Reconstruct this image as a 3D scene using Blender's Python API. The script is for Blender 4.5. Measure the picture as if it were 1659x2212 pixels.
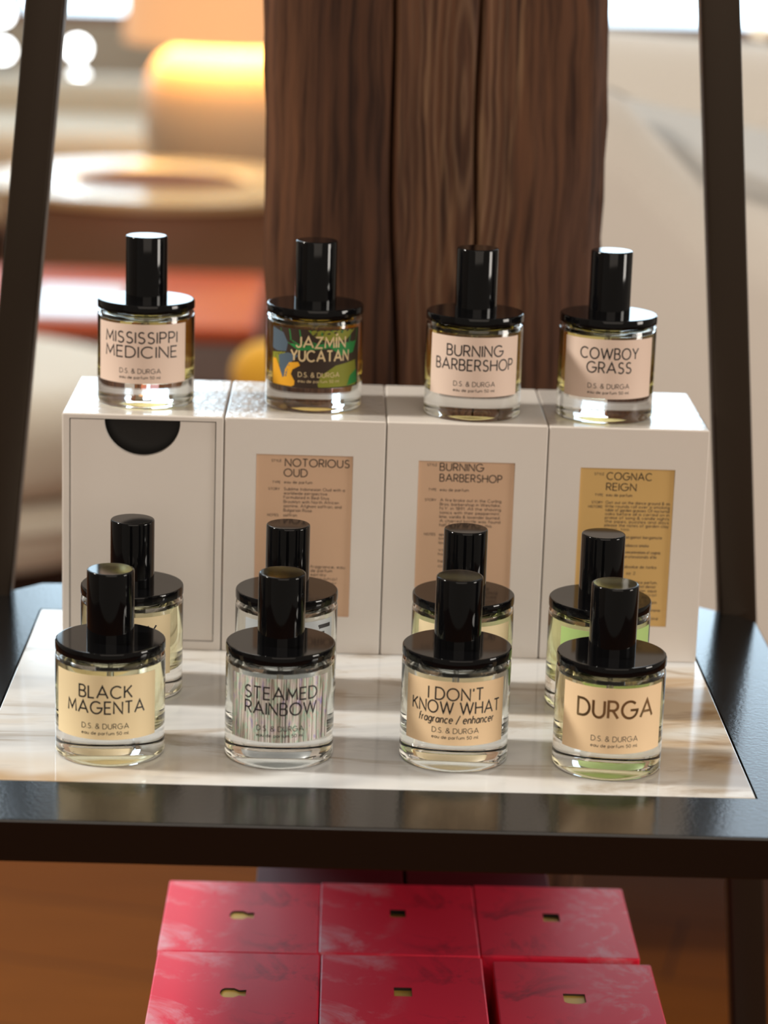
import bpy, bmesh, math, random
from mathutils import Vector, Matrix
from mathutils.geometry import tessellate_polygon

for o in list(bpy.data.objects):
    bpy.data.objects.remove(o)
SC = bpy.context.scene
COL = SC.collection
M = 0.001                                   # millimetre
rnd = random.Random(7)


def lin(r, g, b):
    f = lambda c: (c / 255 / 12.92) if c <= 10 else ((c / 255 + 0.055) / 1.055) ** 2.4
    return (f(r), f(g), f(b), 1.0)


# ------------------------------------------------------------------ camera
cam_d = bpy.data.cameras.new('camera')
cam = bpy.data.objects.new('camera', cam_d)
COL.objects.link(cam)
cam.location = (-0.011489, -1.109173, 0.394856)
cam.rotation_euler = (math.radians(75.74), math.radians(-1.764), math.radians(-0.671))
cam_d.sensor_fit = 'HORIZONTAL'
cam_d.sensor_width = 36.0
cam_d.lens = 36.0 * 5460 / 1659
cam_d.clip_start = 0.05
cam_d.dof.use_dof = True
cam_d.dof.focus_distance = 1.195
cam_d.dof.aperture_fstop = 9.0
SC.camera = cam

# ------------------------------------------------------------------ light
SC.view_settings.view_transform = 'Standard'
SC.view_settings.look = 'None'
SC.view_settings.exposure = 0.0
SC.view_settings.gamma = 1.0
SC.view_settings.use_curve_mapping = False
SC.cycles.caustics_reflective = True
SC.cycles.caustics_refractive = True
SC.cycles.max_bounces = 16
SC.cycles.transmission_bounces = 14
SC.cycles.glossy_bounces = 6
SC.cycles.diffuse_bounces = 4
SC.cycles.blur_glossy = 0.6
SC.cycles.sample_clamp_indirect = 6.0

wd = bpy.data.worlds.new('room_ambience')
SC.world = wd
wd.use_nodes = True
bg = wd.node_tree.nodes['Background']
bg.inputs[0].default_value = (1.0, 0.86, 0.70, 1)
bg.inputs[1].default_value = 0.30


def area(name, loc, target, size, power, color, sy=None):
    d = bpy.data.lights.new(name, 'AREA')
    d.energy = power
    d.color = color
    d.shape = 'RECTANGLE'
    d.size = size
    d.size_y = sy or size
    o = bpy.data.objects.new(name, d)
    COL.objects.link(o)
    o.location = loc
    o.rotation_euler = (Vector(target) - Vector(loc)).to_track_quat('-Z', 'Y').to_euler()
    return o


# unseen area lights added for fill and rim light, daylight from the left
area('front_fill', (0.4, -3.0, 1.80), (0, 0.1, -0.05), 3.2, 46, (1.0, 0.86, 0.73))  # added warm fill on the box fronts, source unseen
area('low_right_fill', (2.6, -0.55, 0.40), (0.0, 0.08, -0.15), 0.7, 30, (1.0, 0.93, 0.84))  # added low fill for the crimson boxes under the shelf
area('lobby_fill', (-0.2, 4.2, 3.0), (-0.2, 4.0, 0), 3.0, 78, (1.0, 0.92, 0.82))  # added overhead fill for the background furniture
area('side_daylight', (-1.85, 0.12, 1.50), (0, 0.05, 0.0), 0.26, 54, (1.0, 0.95, 0.86))
area('cool_rim_right', (1.9, 5.2, 2.9), (0.6, 1.5, 0), 3.0, 50, (0.66, 0.85, 1.0))  # added cool rim light for the armchair and right-hand tops
area('cool_rim_left', (-2.0, 5.6, 2.9), (-0.3, 1.5, 0), 2.0, 70, (0.66, 0.85, 1.0))  # added cool rim light from the rear left
WIN = 4.6                                    # radiance of the daylight behind the window panes


# ------------------------------------------------------------------ materials
def mat(name, col, rough=0.5, metal=0.0, coat=0.0, coat_rough=0.05, spec=0.5, trans=0.0, ior=1.5,
        emit=None, estr=0.0, sheen=0.0):
    m = bpy.data.materials.new(name)
    m.use_nodes = True
    b = m.node_tree.nodes['Principled BSDF']
    b.inputs['Base Color'].default_value = col if len(col) == 4 else (*col, 1)
    b.inputs['Roughness'].default_value = rough
    b.inputs['Metallic'].default_value = metal
    b.inputs['IOR'].default_value = ior
    b.inputs['Specular IOR Level'].default_value = spec
    b.inputs['Transmission Weight'].default_value = trans
    b.inputs['Coat Weight'].default_value = coat
    b.inputs['Coat Roughness'].default_value = coat_rough
    b.inputs['Sheen Weight'].default_value = sheen
    if emit:
        b.inputs['Emission Color'].default_value = emit
        b.inputs['Emission Strength'].default_value = estr
    return m


class N:
    """small helper for node trees"""
    def __init__(self, m):
        self.m = m
        self.t = m.node_tree
        self.b = self.t.nodes['Principled BSDF']

    def new(self, typ, **kw):
        n = self.t.nodes.new(typ)
        for k, v in kw.items():
            if k.startswith('i_'):
                n.inputs[k[2:].replace('_', ' ')].default_value = v
            else:
                setattr(n, k, v)
        return n

    def link(self, a, b):
        self.t.links.new(a, b)

    def coords(self, scale=(1, 1, 1), loc=(0, 0, 0), rot=(0, 0, 0)):
        c = self.new('ShaderNodeTexCoord')
        mp = self.new('ShaderNodeMapping')
        mp.inputs['Scale'].default_value = scale
        mp.inputs['Location'].default_value = loc
        mp.inputs['Rotation'].default_value = rot
        self.link(c.outputs['Object'], mp.inputs['Vector'])
        return mp.outputs['Vector']

    def noise(self, vec, scale, detail=4, rough=0.55, dist=0.0):
        n = self.new('ShaderNodeTexNoise')
        n.inputs['Scale'].default_value = scale
        n.inputs['Detail'].default_value = detail
        n.inputs['Roughness'].default_value = rough
        n.inputs['Distortion'].default_value = dist
        self.link(vec, n.inputs['Vector'])
        return n.outputs['Fac']

    def ramp(self, fac, stops, interp='LINEAR'):
        r = self.new('ShaderNodeValToRGB')
        r.color_ramp.interpolation = interp
        el = r.color_ramp.elements
        while len(el) < len(stops):
            el.new(0.5)
        for e, (p, c) in zip(el, stops):
            e.position = p
            e.color = c if len(c) == 4 else (*c, 1)
        self.link(fac, r.inputs['Fac'])
        return r.outputs['Color']

    def mix(self, fac, a, b, mode='MIX'):
        n = self.new('ShaderNodeMix', data_type='RGBA', blend_type=mode)
        for s, v in ((0, fac), (6, a), (7, b)):
            if hasattr(v, 'is_output'):
                self.link(v, n.inputs[s])
            else:
                n.inputs[s].default_value = v
        return n.outputs[2]

    def math(self, op, a, b=0.0):
        n = self.new('ShaderNodeMath', operation=op)
        for s, v in ((0, a), (1, b)):
            if hasattr(v, 'is_output'):
                self.link(v, n.inputs[s])
            else:
                n.inputs[s].default_value = v
        return n.outputs[0]

    def color(self, c):
        self.link(c, self.b.inputs['Base Color'])

    def rough(self, c):
        self.link(c, self.b.inputs['Roughness'])

    def bump(self, h, strength=0.3, dist=0.001, coat=False):
        n = self.new('ShaderNodeBump')
        n.inputs['Strength'].default_value = strength
        n.inputs['Distance'].default_value = dist
        self.link(h, n.inputs['Height'])
        self.link(n.outputs[0], self.b.inputs['Normal'])
        if coat:
            self.link(n.outputs[0], self.b.inputs['Coat Normal'])


G1 = lambda v: (v, v, v, 1)

black_gloss = mat('black_gloss_plastic', (0.003, 0.003, 0.0035), rough=0.06, spec=0.26)
glass = mat('clear_glass', (0.975, 0.985, 0.975), rough=0.0, trans=1.0, ior=1.50)
plastic_clear = mat('tube_plastic', (0.9, 0.9, 0.88), rough=0.1, trans=0.7, ior=1.4)


def liquid(name, c):
    return mat(name, c, rough=0.0, trans=1.0, ior=1.36)


liq_pale = liquid('perfume_pale_straw', (0.93, 0.88, 0.62))
liq_clear = liquid('perfume_colourless', (0.96, 0.97, 0.95))
liq_gold = liquid('perfume_golden', (0.96, 0.86, 0.34))
liq_amber = liquid('perfume_amber', (0.90, 0.64, 0.10))
liq_green = liquid('perfume_greenish', (0.86, 0.90, 0.55))

ink = mat('black_ink', (0.012, 0.010, 0.012), rough=0.55)
ink_grey = mat('grey_brown_ink', (0.10, 0.075, 0.06), rough=0.6)
ink_cream = mat('cream_ink', lin(214, 190, 145), rough=0.5)


def paper(name, c):
    return mat(name, c, rough=0.55, spec=0.35)


pap_cream = paper('cream_label_paper', lin(240, 220, 178))
pap_peach = paper('peach_label_paper', lin(246, 215, 174))
pap_blush = paper('blush_label_paper', lin(228, 204, 188))
pap_green = paper('green_label_paper', lin(176, 206, 128))
pap_frost = mat('frosted_grey_label', lin(178, 184, 188), rough=0.35)

foil = mat('gold_foil', lin(196, 166, 124), rough=0.28, metal=1.0)


def make_holo():
    m = mat('holographic_striped_foil', lin(190, 185, 185), rough=0.22, metal=0.15)
    n = N(m)
    c = n.new('ShaderNodeTexCoord')
    s = n.new('ShaderNodeSeparateXYZ')
    n.link(c.outputs['Object'], s.inputs[0])
    ang = n.math('ARCTAN2', s.outputs['X'], n.math('MULTIPLY', s.outputs['Y'], -1.0))
    cv = n.new('ShaderNodeCombineXYZ')
    n.link(ang, cv.inputs[0])
    z = n.math('MULTIPLY', s.outputs['Z'], 0.8)
    n.link(z, cv.inputs[2])
    f1 = n.noise(cv.outputs[0], 12, 1.0, 0.6)
    base = n.ramp(f1, [(0.26, lin(100, 88, 80)), (0.36, lin(240, 236, 230)), (0.42, lin(140, 126, 116)), (0.50, lin(255, 255, 252)),
                       (0.57, lin(128, 116, 110)), (0.64, lin(255, 255, 255)), (0.74, lin(120, 110, 110))])
    cv2 = n.new('ShaderNodeCombineXYZ')
    n.link(ang, cv2.inputs[0])
    n.link(n.math('MULTIPLY', s.outputs['Z'], 16.0), cv2.inputs[2])
    f2 = n.noise(cv2.outputs[0], 9, 2, 0.6)
    hue = n.ramp(f2, [(0.30, lin(120, 95, 250)), (0.40, lin(245, 225, 235)), (0.50, lin(250, 246, 232)), (0.60, lin(170, 250, 215)),
                      (0.66, lin(255, 216, 190)), (0.74, lin(250, 190, 215))])
    n.color(n.mix(0.55, base, hue, 'MULTIPLY'))
    return m


holo = make_holo()

box_paper = mat('white_carton', lin(228, 220, 212), rough=0.42, spec=0.4)


def make_film():
    m = mat('white_carton_in_film', lin(228, 220, 212), rough=0.42, coat=0.9, coat_rough=0.05)
    n = N(m)
    v = n.coords((1, 1, 1))
    h = n.noise(v, 190, 4, 0.6, 0.8)
    bp = n.new('ShaderNodeBump')
    bp.inputs['Strength'].default_value = 0.55
    bp.inputs['Distance'].default_value = 0.0008
    n.link(h, bp.inputs['Height'])
    n.link(bp.outputs[0], n.b.inputs['Coat Normal'])
    return m


film_paper = make_film()
dark_inside = mat('dark_carton_inside', (0.010, 0.009, 0.008), rough=0.35)
card_peach = paper('peach_card', lin(212, 176, 146))
card_mustard = paper('mustard_card', lin(212, 174, 110))


def make_marble():
    m = mat('veined_marble', lin(214, 208, 198), rough=0.08, spec=0.4)
    n = N(m)
    v = n.coords((0.36, 1.5, 1.0), rot=(0, 0, 0.08))
    warp = n.noise(v, 6, 4, 0.6, 1.2)
    w2 = n.noise(v, 14, 6, 0.62, 1.6)
    c = n.ramp(warp, [(0.36, lin(196, 168, 134)), (0.46, lin(222, 216, 207)), (0.55, lin(232, 233, 233)), (0.68, lin(200, 203, 206))])  # brown streaks paint the bottles' shadow bands along with the stone's veins
    c2 = n.ramp(w2, [(0.34, lin(190, 170, 146)), (0.44, lin(255, 255, 255)), (0.62, lin(255, 255, 255)), (0.74, lin(190, 190, 194))])
    n.color(n.mix(0.65, c, c2, 'MULTIPLY'))
    return m


marble = make_marble()


def make_lacquer():
    m = mat('black_lacquer', (0.003, 0.0035, 0.004), rough=0.15, spec=0.72)
    n = N(m)
    h = n.noise(n.coords((1, 1, 1)), 420, 3, 0.6)
    n.bump(h, 0.10, 0.0006)
    return m


lacquer = make_lacquer()
bronze = mat('dark_bronze_metal', lin(52, 42, 32), rough=0.38, metal=0.6)


def make_timber():
    m = mat('old_timber', lin(84, 56, 40), rough=0.6, spec=0.22)
    n = N(m)
    c = n.new('ShaderNodeTexCoord')
    # slow sideways wandering of the grain
    mpw = n.new('ShaderNodeMapping')
    mpw.inputs['Scale'].default_value = (2.0, 2.0, 1.0)
    n.link(c.outputs['Object'], mpw.inputs['Vector'])
    wn = n.new('ShaderNodeTexNoise')
    wn.inputs['Scale'].default_value = 7.0
    wn.inputs['Detail'].default_value = 3
    n.link(mpw.outputs[0], wn.inputs['Vector'])
    va = n.new('ShaderNodeVectorMath', operation='SUBTRACT')
    n.link(wn.outputs['Color'], va.inputs[0])
    va.inputs[1].default_value = (0.5, 0.5, 0.5)
    vs = n.new('ShaderNodeVectorMath', operation='MULTIPLY')
    n.link(va.outputs[0], vs.inputs[0])
    vs.inputs[1].default_value = (0.016, 0.0, 0.0)
    ad = n.new('ShaderNodeVectorMath', operation='ADD')
    n.link(c.outputs['Object'], ad.inputs[0])
    n.link(vs.outputs[0], ad.inputs[1])

    def mapped(scale, loc=(0, 0, 0)):
        mp = n.new('ShaderNodeMapping')
        mp.inputs['Scale'].default_value = scale
        mp.inputs['Location'].default_value = loc
        n.link(ad.outputs[0], mp.inputs['Vector'])
        return mp.outputs[0]
    # fine straight fibres
    fib = n.noise(mapped((1, 1, 0.035)), 190, 4, 0.65)
    # broad tone
    tone = n.noise(mapped((1, 1, 0.10)), 16, 3, 0.6)
    # long ellipses of a flat-sawn board: (0.012, *, 0.30) is the centre
    mp = n.new('ShaderNodeMapping')
    mp.inputs['Location'].default_value = (-0.010, 0, -0.272 * 0.105)
    mp.inputs['Scale'].default_value = (1.0, 0.0, 0.105)
    n.link(ad.outputs[0], mp.inputs['Vector'])
    ln = n.new('ShaderNodeVectorMath', operation='LENGTH')
    n.link(mp.outputs[0], ln.inputs[0])
    ring = n.math('SINE', n.math('MULTIPLY', ln.outputs['Value'], 1350.0))
    ring = n.math('ADD', n.math('MULTIPLY', ring, 0.5), 0.5)
    ring = n.math('POWER', ring, 2.4)
    near = n.new('ShaderNodeMapRange')
    near.inputs['From Min'].default_value = 0.034
    near.inputs['From Max'].default_value = 0.018
    n.link(ln.outputs['Value'], near.inputs['Value'])
    ringm = n.math('MULTIPLY', ring, near.outputs[0])
    base = n.ramp(tone, [(0.30, lin(70, 46, 35)), (0.50, lin(104, 72, 52)), (0.68, lin(90, 66, 58))])
    streak = n.ramp(fib, [(0.36, lin(120, 100, 90)), (0.52, lin(225, 215, 205)), (0.66, lin(255, 240, 225))])
    c1 = n.mix(0.9, base, streak, 'MULTIPLY')
    c2 = n.mix(n.math('MULTIPLY', ringm, 0.5), c1, lin(128, 98, 74))
    # weathered pale streaks in the middle board
    pal = n.noise(mapped((1, 1, 0.06), (0.3, 0, 0)), 75, 3, 0.7, 0.6)
    palm = n.ramp(pal, [(0.56, G1(0)), (0.66, G1(0.55))])
    sx = n.new('ShaderNodeSeparateXYZ')
    n.link(c.outputs['Object'], sx.inputs[0])
    mid = n.new('ShaderNodeMapRange')
    mid.inputs['From Min'].default_value = 0.058
    mid.inputs['From Max'].default_value = 0.020
    n.link(n.math('ABSOLUTE', n.math('SUBTRACT', sx.outputs['X'], 0.012)), mid.inputs['Value'])
    c3 = n.mix(n.math('MULTIPLY', palm, mid.outputs[0]), c2, lin(142, 110, 80))
    n.color(c3)
    hsum = n.math('ADD', fib, n.math('MULTIPLY', ringm, 0.6))
    n.bump(hsum, 0.45, 0.0012)
    return m


timber = make_timber()


def make_red(name, sgn):
    m = mat(name, lin(222, 34, 62), rough=0.5, coat=0.05, coat_rough=0.35, spec=0.3)
    n = N(m)
    v = n.coords((1, 1, 1))
    a = n.noise(v, 26, 7, 0.68, 0.7)
    pale = n.ramp(a, [(0.50, G1(0)), (0.66, G1(0.62))])  # pale wisps: window sheen on the glossy print, put into the colour
    b = n.noise(n.coords((1.1, 0.8, 1), (0.31, 0.2, 0), (0, 0, 0.7)), 30, 7, 0.7, 0.9)
    dark = n.ramp(b, [(0.52, G1(0)), (0.68, G1(0.7))])
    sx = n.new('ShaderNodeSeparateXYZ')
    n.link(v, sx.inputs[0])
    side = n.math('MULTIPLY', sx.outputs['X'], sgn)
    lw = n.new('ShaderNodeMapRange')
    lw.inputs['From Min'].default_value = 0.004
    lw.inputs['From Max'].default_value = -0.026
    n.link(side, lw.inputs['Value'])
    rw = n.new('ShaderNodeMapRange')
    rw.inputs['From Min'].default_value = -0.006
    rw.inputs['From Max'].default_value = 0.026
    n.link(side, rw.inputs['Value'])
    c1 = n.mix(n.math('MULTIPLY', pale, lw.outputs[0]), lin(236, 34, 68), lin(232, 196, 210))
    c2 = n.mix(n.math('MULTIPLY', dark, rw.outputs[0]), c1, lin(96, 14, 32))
    n.color(c2)
    return m


red_print_sheen = make_red('crimson_print_with_sheen', 1.0)
red_print_sheen_mirrored = make_red('crimson_print_with_sheen_mirrored', -1.0)  # same print with the painted sheen on its other side
shaded_crimson = mat('crimson_carton_shaded', lin(88, 10, 24), rough=0.55, spec=0.2)  # under-shelf shadow put into the crimson of the rear boxes
gold = mat('gold_card', lin(240, 196, 90), rough=0.5, metal=0.1)


def make_floor():
    m = mat('oak_floorboards', lin(140, 92, 46), rough=0.8, spec=0.05)
    n = N(m)
    v = n.coords((1, 1, 1), rot=(0, 0, 0.25))
    br = n.new('ShaderNodeTexBrick')
    br.inputs['Scale'].default_value = 1.0
    br.inputs['Brick Width'].default_value = 1.6
    br.inputs['Row Height'].default_value = 0.16
    br.inputs['Mortar Size'].default_value = 0.002
    br.inputs['Color1'].default_value = lin(120, 68, 20)
    br.inputs['Color2'].default_value = lin(104, 56, 15)
    br.inputs['Mortar'].default_value = lin(50, 28, 14)
    n.link(v, br.inputs['Vector'])
    g = n.noise(n.coords((1, 14, 1), rot=(0, 0, 0.25)), 6, 5, 0.6)
    c = n.mix(0.5, br.outputs['Color'], n.ramp(g, [(0.3, G1(0.55)), (0.7, G1(1.0))]), 'MULTIPLY')
    n.color(c)
    return m


floor_m = make_floor()


def make_fabric(name, c, scale=500, sheen=0.2):
    m = mat(name, c, rough=0.9, spec=0.15, sheen=sheen)
    n = N(m)
    h = n.noise(n.coords((1, 1, 1)), scale, 3, 0.6)
    n.bump(h, 0.35, 0.002)
    return m


cream_fab = make_fabric('cream_upholstery', lin(214, 206, 196))
beige_fab = make_fabric('beige_upholstery', lin(196, 184, 164))
pouf_fab = make_fabric('ivory_upholstery', lin(214, 202, 184))
yellow_fab = make_fabric('yellow_fabric', lin(240, 178, 60))
orange_lea = mat('orange_leather', lin(180, 72, 22), rough=0.5, spec=0.2)
taupe = mat('taupe_grey_paint', lin(128, 110, 104), rough=0.5)
darkwood = mat('dark_stained_wood', lin(54, 34, 26), rough=0.45)
inlay_m = mat('matt_brown_inlay', lin(112, 70, 50), rough=0.9, spec=0.05)
brownwood = mat('brown_veneer', lin(150, 110, 84), rough=0.4)
lightwood = mat('pale_lacquered_wood', lin(222, 190, 140), rough=0.16, spec=0.6)
ceramic = mat('sand_ceramic', lin(228, 196, 158), rough=0.55)
shade_m = mat('glowing_lamp_shade', lin(225, 180, 140), rough=0.8, emit=lin(236, 168, 108), estr=0.62)
bulb_m = mat('lit_bulb', (1, 0.8, 0.5), emit=(1.0, 0.62, 0.24, 1), estr=40)
wall_m = mat('greige_plaster', lin(176, 164, 146), rough=0.85)
brownwall_m = mat('terracotta_plaster', lin(176, 118, 88), rough=0.8)
frame_m = mat('window_frame_brown', lin(120, 76, 52), rough=0.5)
pane_m = mat('daylit_pane', (0.8, 0.8, 0.8), rough=0.2, emit=(0.60, 0.83, 1.0, 1), estr=WIN)
white_m = mat('white_paper', lin(236, 238, 244), rough=0.3, spec=0.5)


# ------------------------------------------------------------------ mesh helpers
class MB:
    def __init__(self):
        self.v, self.f, self.m, self.mats = [], [], [], []
        self.crisp = False                  # eased-edge solids keep their faces flat

    def mi(self, mt):
        if mt not in self.mats:
            self.mats.append(mt)
        return self.mats.index(mt)

    def add(self, verts, faces, mt):
        k = len(self.v)
        self.v += [tuple(p) for p in verts]
        i = self.mi(mt)
        for f in faces:
            self.f.append(tuple(k + a for a in f))
            self.m.append(i)

    def lathe(self, prof, mt, seg=64, c=(0, 0), z0=0.0, s=M):
        """prof: (r, z) list; points with r == 0 become poles"""
        rows, vs = [], []
        for r, z in prof:
            if r < 1e-9:
                rows.append([len(vs)])
                vs.append((c[0], c[1], z0 + z * s))
            else:
                rows.append(list(range(len(vs), len(vs) + seg)))
                for k in range(seg):
                    a = 2 * math.pi * k / seg
                    vs.append((c[0] + r * s * math.cos(a), c[1] + r * s * math.sin(a), z0 + z * s))
        fs = []
        for A, B in zip(rows, rows[1:]):
            if len(A) == 1 and len(B) == 1:
                continue
            for k in range(seg):
                k2 = (k + 1) % seg
                if len(A) == 1:
                    fs.append((A[0], B[k2], B[k]))
                elif len(B) == 1:
                    fs.append((A[k], A[k2], B[0]))
                else:
                    fs.append((A[k], A[k2], B[k2], B[k]))
        self.add(vs, fs, mt)

    def loops(self, loops, mt, cap0=True, cap1=True):
        n = len(loops[0])
        vs = [p for L in loops for p in L]
        fs = []
        for i in range(len(loops) - 1):
            for k in range(n):
                k2 = (k + 1) % n
                fs.append((i * n + k, i * n + k2, (i + 1) * n + k2, (i + 1) * n + k))
        if cap0:
            fs.append(tuple(range(n - 1, -1, -1)))
        if cap1:
            b = (len(loops) - 1) * n
            fs.append(tuple(b + k for k in range(n)))
        self.add(vs, fs, mt)

    def build(self, name, parent=None, smooth=30, loc=None):
        if self.crisp and smooth:
            smooth = 15
        me = bpy.data.meshes.new(name)
        me.from_pydata(self.v, [], self.f)
        for mt in self.mats:
            me.materials.append(mt)
        me.polygons.foreach_set('material_index', self.m)
        if smooth:
            me.polygons.foreach_set('use_smooth', [True] * len(me.polygons))
            bm = bmesh.new()
            bm.from_mesh(me)
            bmesh.ops.recalc_face_normals(bm, faces=bm.faces)
            bm.to_mesh(me)
            bm.free()
            me.set_sharp_from_angle(angle=math.radians(smooth))
        me.update()
        o = bpy.data.objects.new(name, me)
        COL.objects.link(o)
        if parent:
            o.parent = parent
        if loc:
            o.location = loc
        return o


def rrect(w, h, r, seg=5, cx=0.0, cy=0.0):
    pts = []
    for sx, sy, a0 in ((1, 1, 0), (-1, 1, 90), (-1, -1, 180), (1, -1, 270)):
        for k in range(seg + 1):
            a = math.radians(a0 + 90 * k / seg)
            pts.append((cx + sx * (w / 2 - r) + r * math.cos(a), cy + sy * (h / 2 - r) + r * math.sin(a)))
    return pts


def prism(mb, outline, z0, z1, mt, bev=0.0, tf=None, hole=None, hole_depth=0.0, hole_mt=None, floor_mt=None):
    """solid from a 2-D outline between z0 and z1, edges eased by bev; an optional hole is
    recessed into the z1 face.  tf maps local (x, y, z) to the object's space."""
    tf = tf or (lambda p: p)
    mb.crisp = True

    def inset(pts, d):
        n = len(pts)
        out = []
        for i in range(n):
            p0, p1, p2 = Vector(pts[i - 1]), Vector(pts[i]), Vector(pts[(i + 1) % n])
            e1 = (p1 - p0)
            e2 = (p2 - p1)
            if e1.length < 1e-9 or e2.length < 1e-9:
                out.append(tuple(p1))
                continue
            n1 = Vector((-e1.y, e1.x)).normalized()
            n2 = Vector((-e2.y, e2.x)).normalized()
            q = (n1 + n2)
            q = q / max(q.length_squared / 2, 0.3)
            out.append(tuple(p1 + q * d))
        return out
    L = []
    if bev > 0:
        for t in (0, 0.5, 1):
            a = t * math.pi / 2
            L.append(([*inset(outline, bev * (1 - math.sin(a)))], z0 + bev * (1 - math.cos(a))))
        for t in (0, 0.5, 1):
            a = t * math.pi / 2
            L.append(([*inset(outline, bev * (1 - math.cos(a)))], z1 - bev * (1 - math.sin(a))))
    else:
        L = [(outline, z0), (outline, z1)]
    loops = [[tf((x, y, z)) for x, y in pts] for pts, z in L]
    mb.loops(loops, mt, True, hole is None)
    if hole is not None:
        top = [Vector((x, y, 0)) for x, y in L[-1][0]]
        hl = [Vector((x, y, 0)) for x, y in hole]
        tris = tessellate_polygon([top, hl])
        allp = [tf((p.x, p.y, z1)) for p in top + hl]
        mb.add(allp, [tuple(t) for t in tris], mt)
        a = [tf((x, y, z1)) for x, y in hole]
        b = [tf((x, y, z1 - hole_depth)) for x, y in hole]
        n = len(hole)
        mb.add(a + b, [(k, (k + 1) % n, n + (k + 1) % n, n + k) for k in range(n)], hole_mt or mt)
        mb.add(b, [tuple(range(n))], floor_mt or mt)


def box(mb, x0, x1, y0, y1, z0, z1, mt, bev=0.002, r=None, seg=3):
    r = r or max(bev, 0.0005)
    prism(mb, rrect(x1 - x0, y1 - y0, r, seg, (x0 + x1) / 2, (y0 + y1) / 2), z0, z1, mt, bev)


def thing(name, label, cat, loc=(0, 0, 0), rz=0.0, group=None):
    o = bpy.data.objects.new(name, None)
    o.empty_display_size = 0.02
    COL.objects.link(o)
    o.location = loc
    o.rotation_euler = (0, 0, rz)
    tag(o, label, cat, group)
    return o


def tag(o, label, cat, group=None):
    o['label'] = label
    o['category'] = cat
    if group:
        o['group'] = group
    return o


def struct(o):
    o['kind'] = 'structure'
    return o


# ------------------------------------------------------------------ monoline lettering
def arc(cx, cy, rx, ry, a0, a1, n=10):
    return [(cx + rx * math.cos(math.radians(a0 + (a1 - a0) * k / n)),
             cy + ry * math.sin(math.radians(a0 + (a1 - a0) * k / n))) for k in range(n + 1)]


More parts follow.
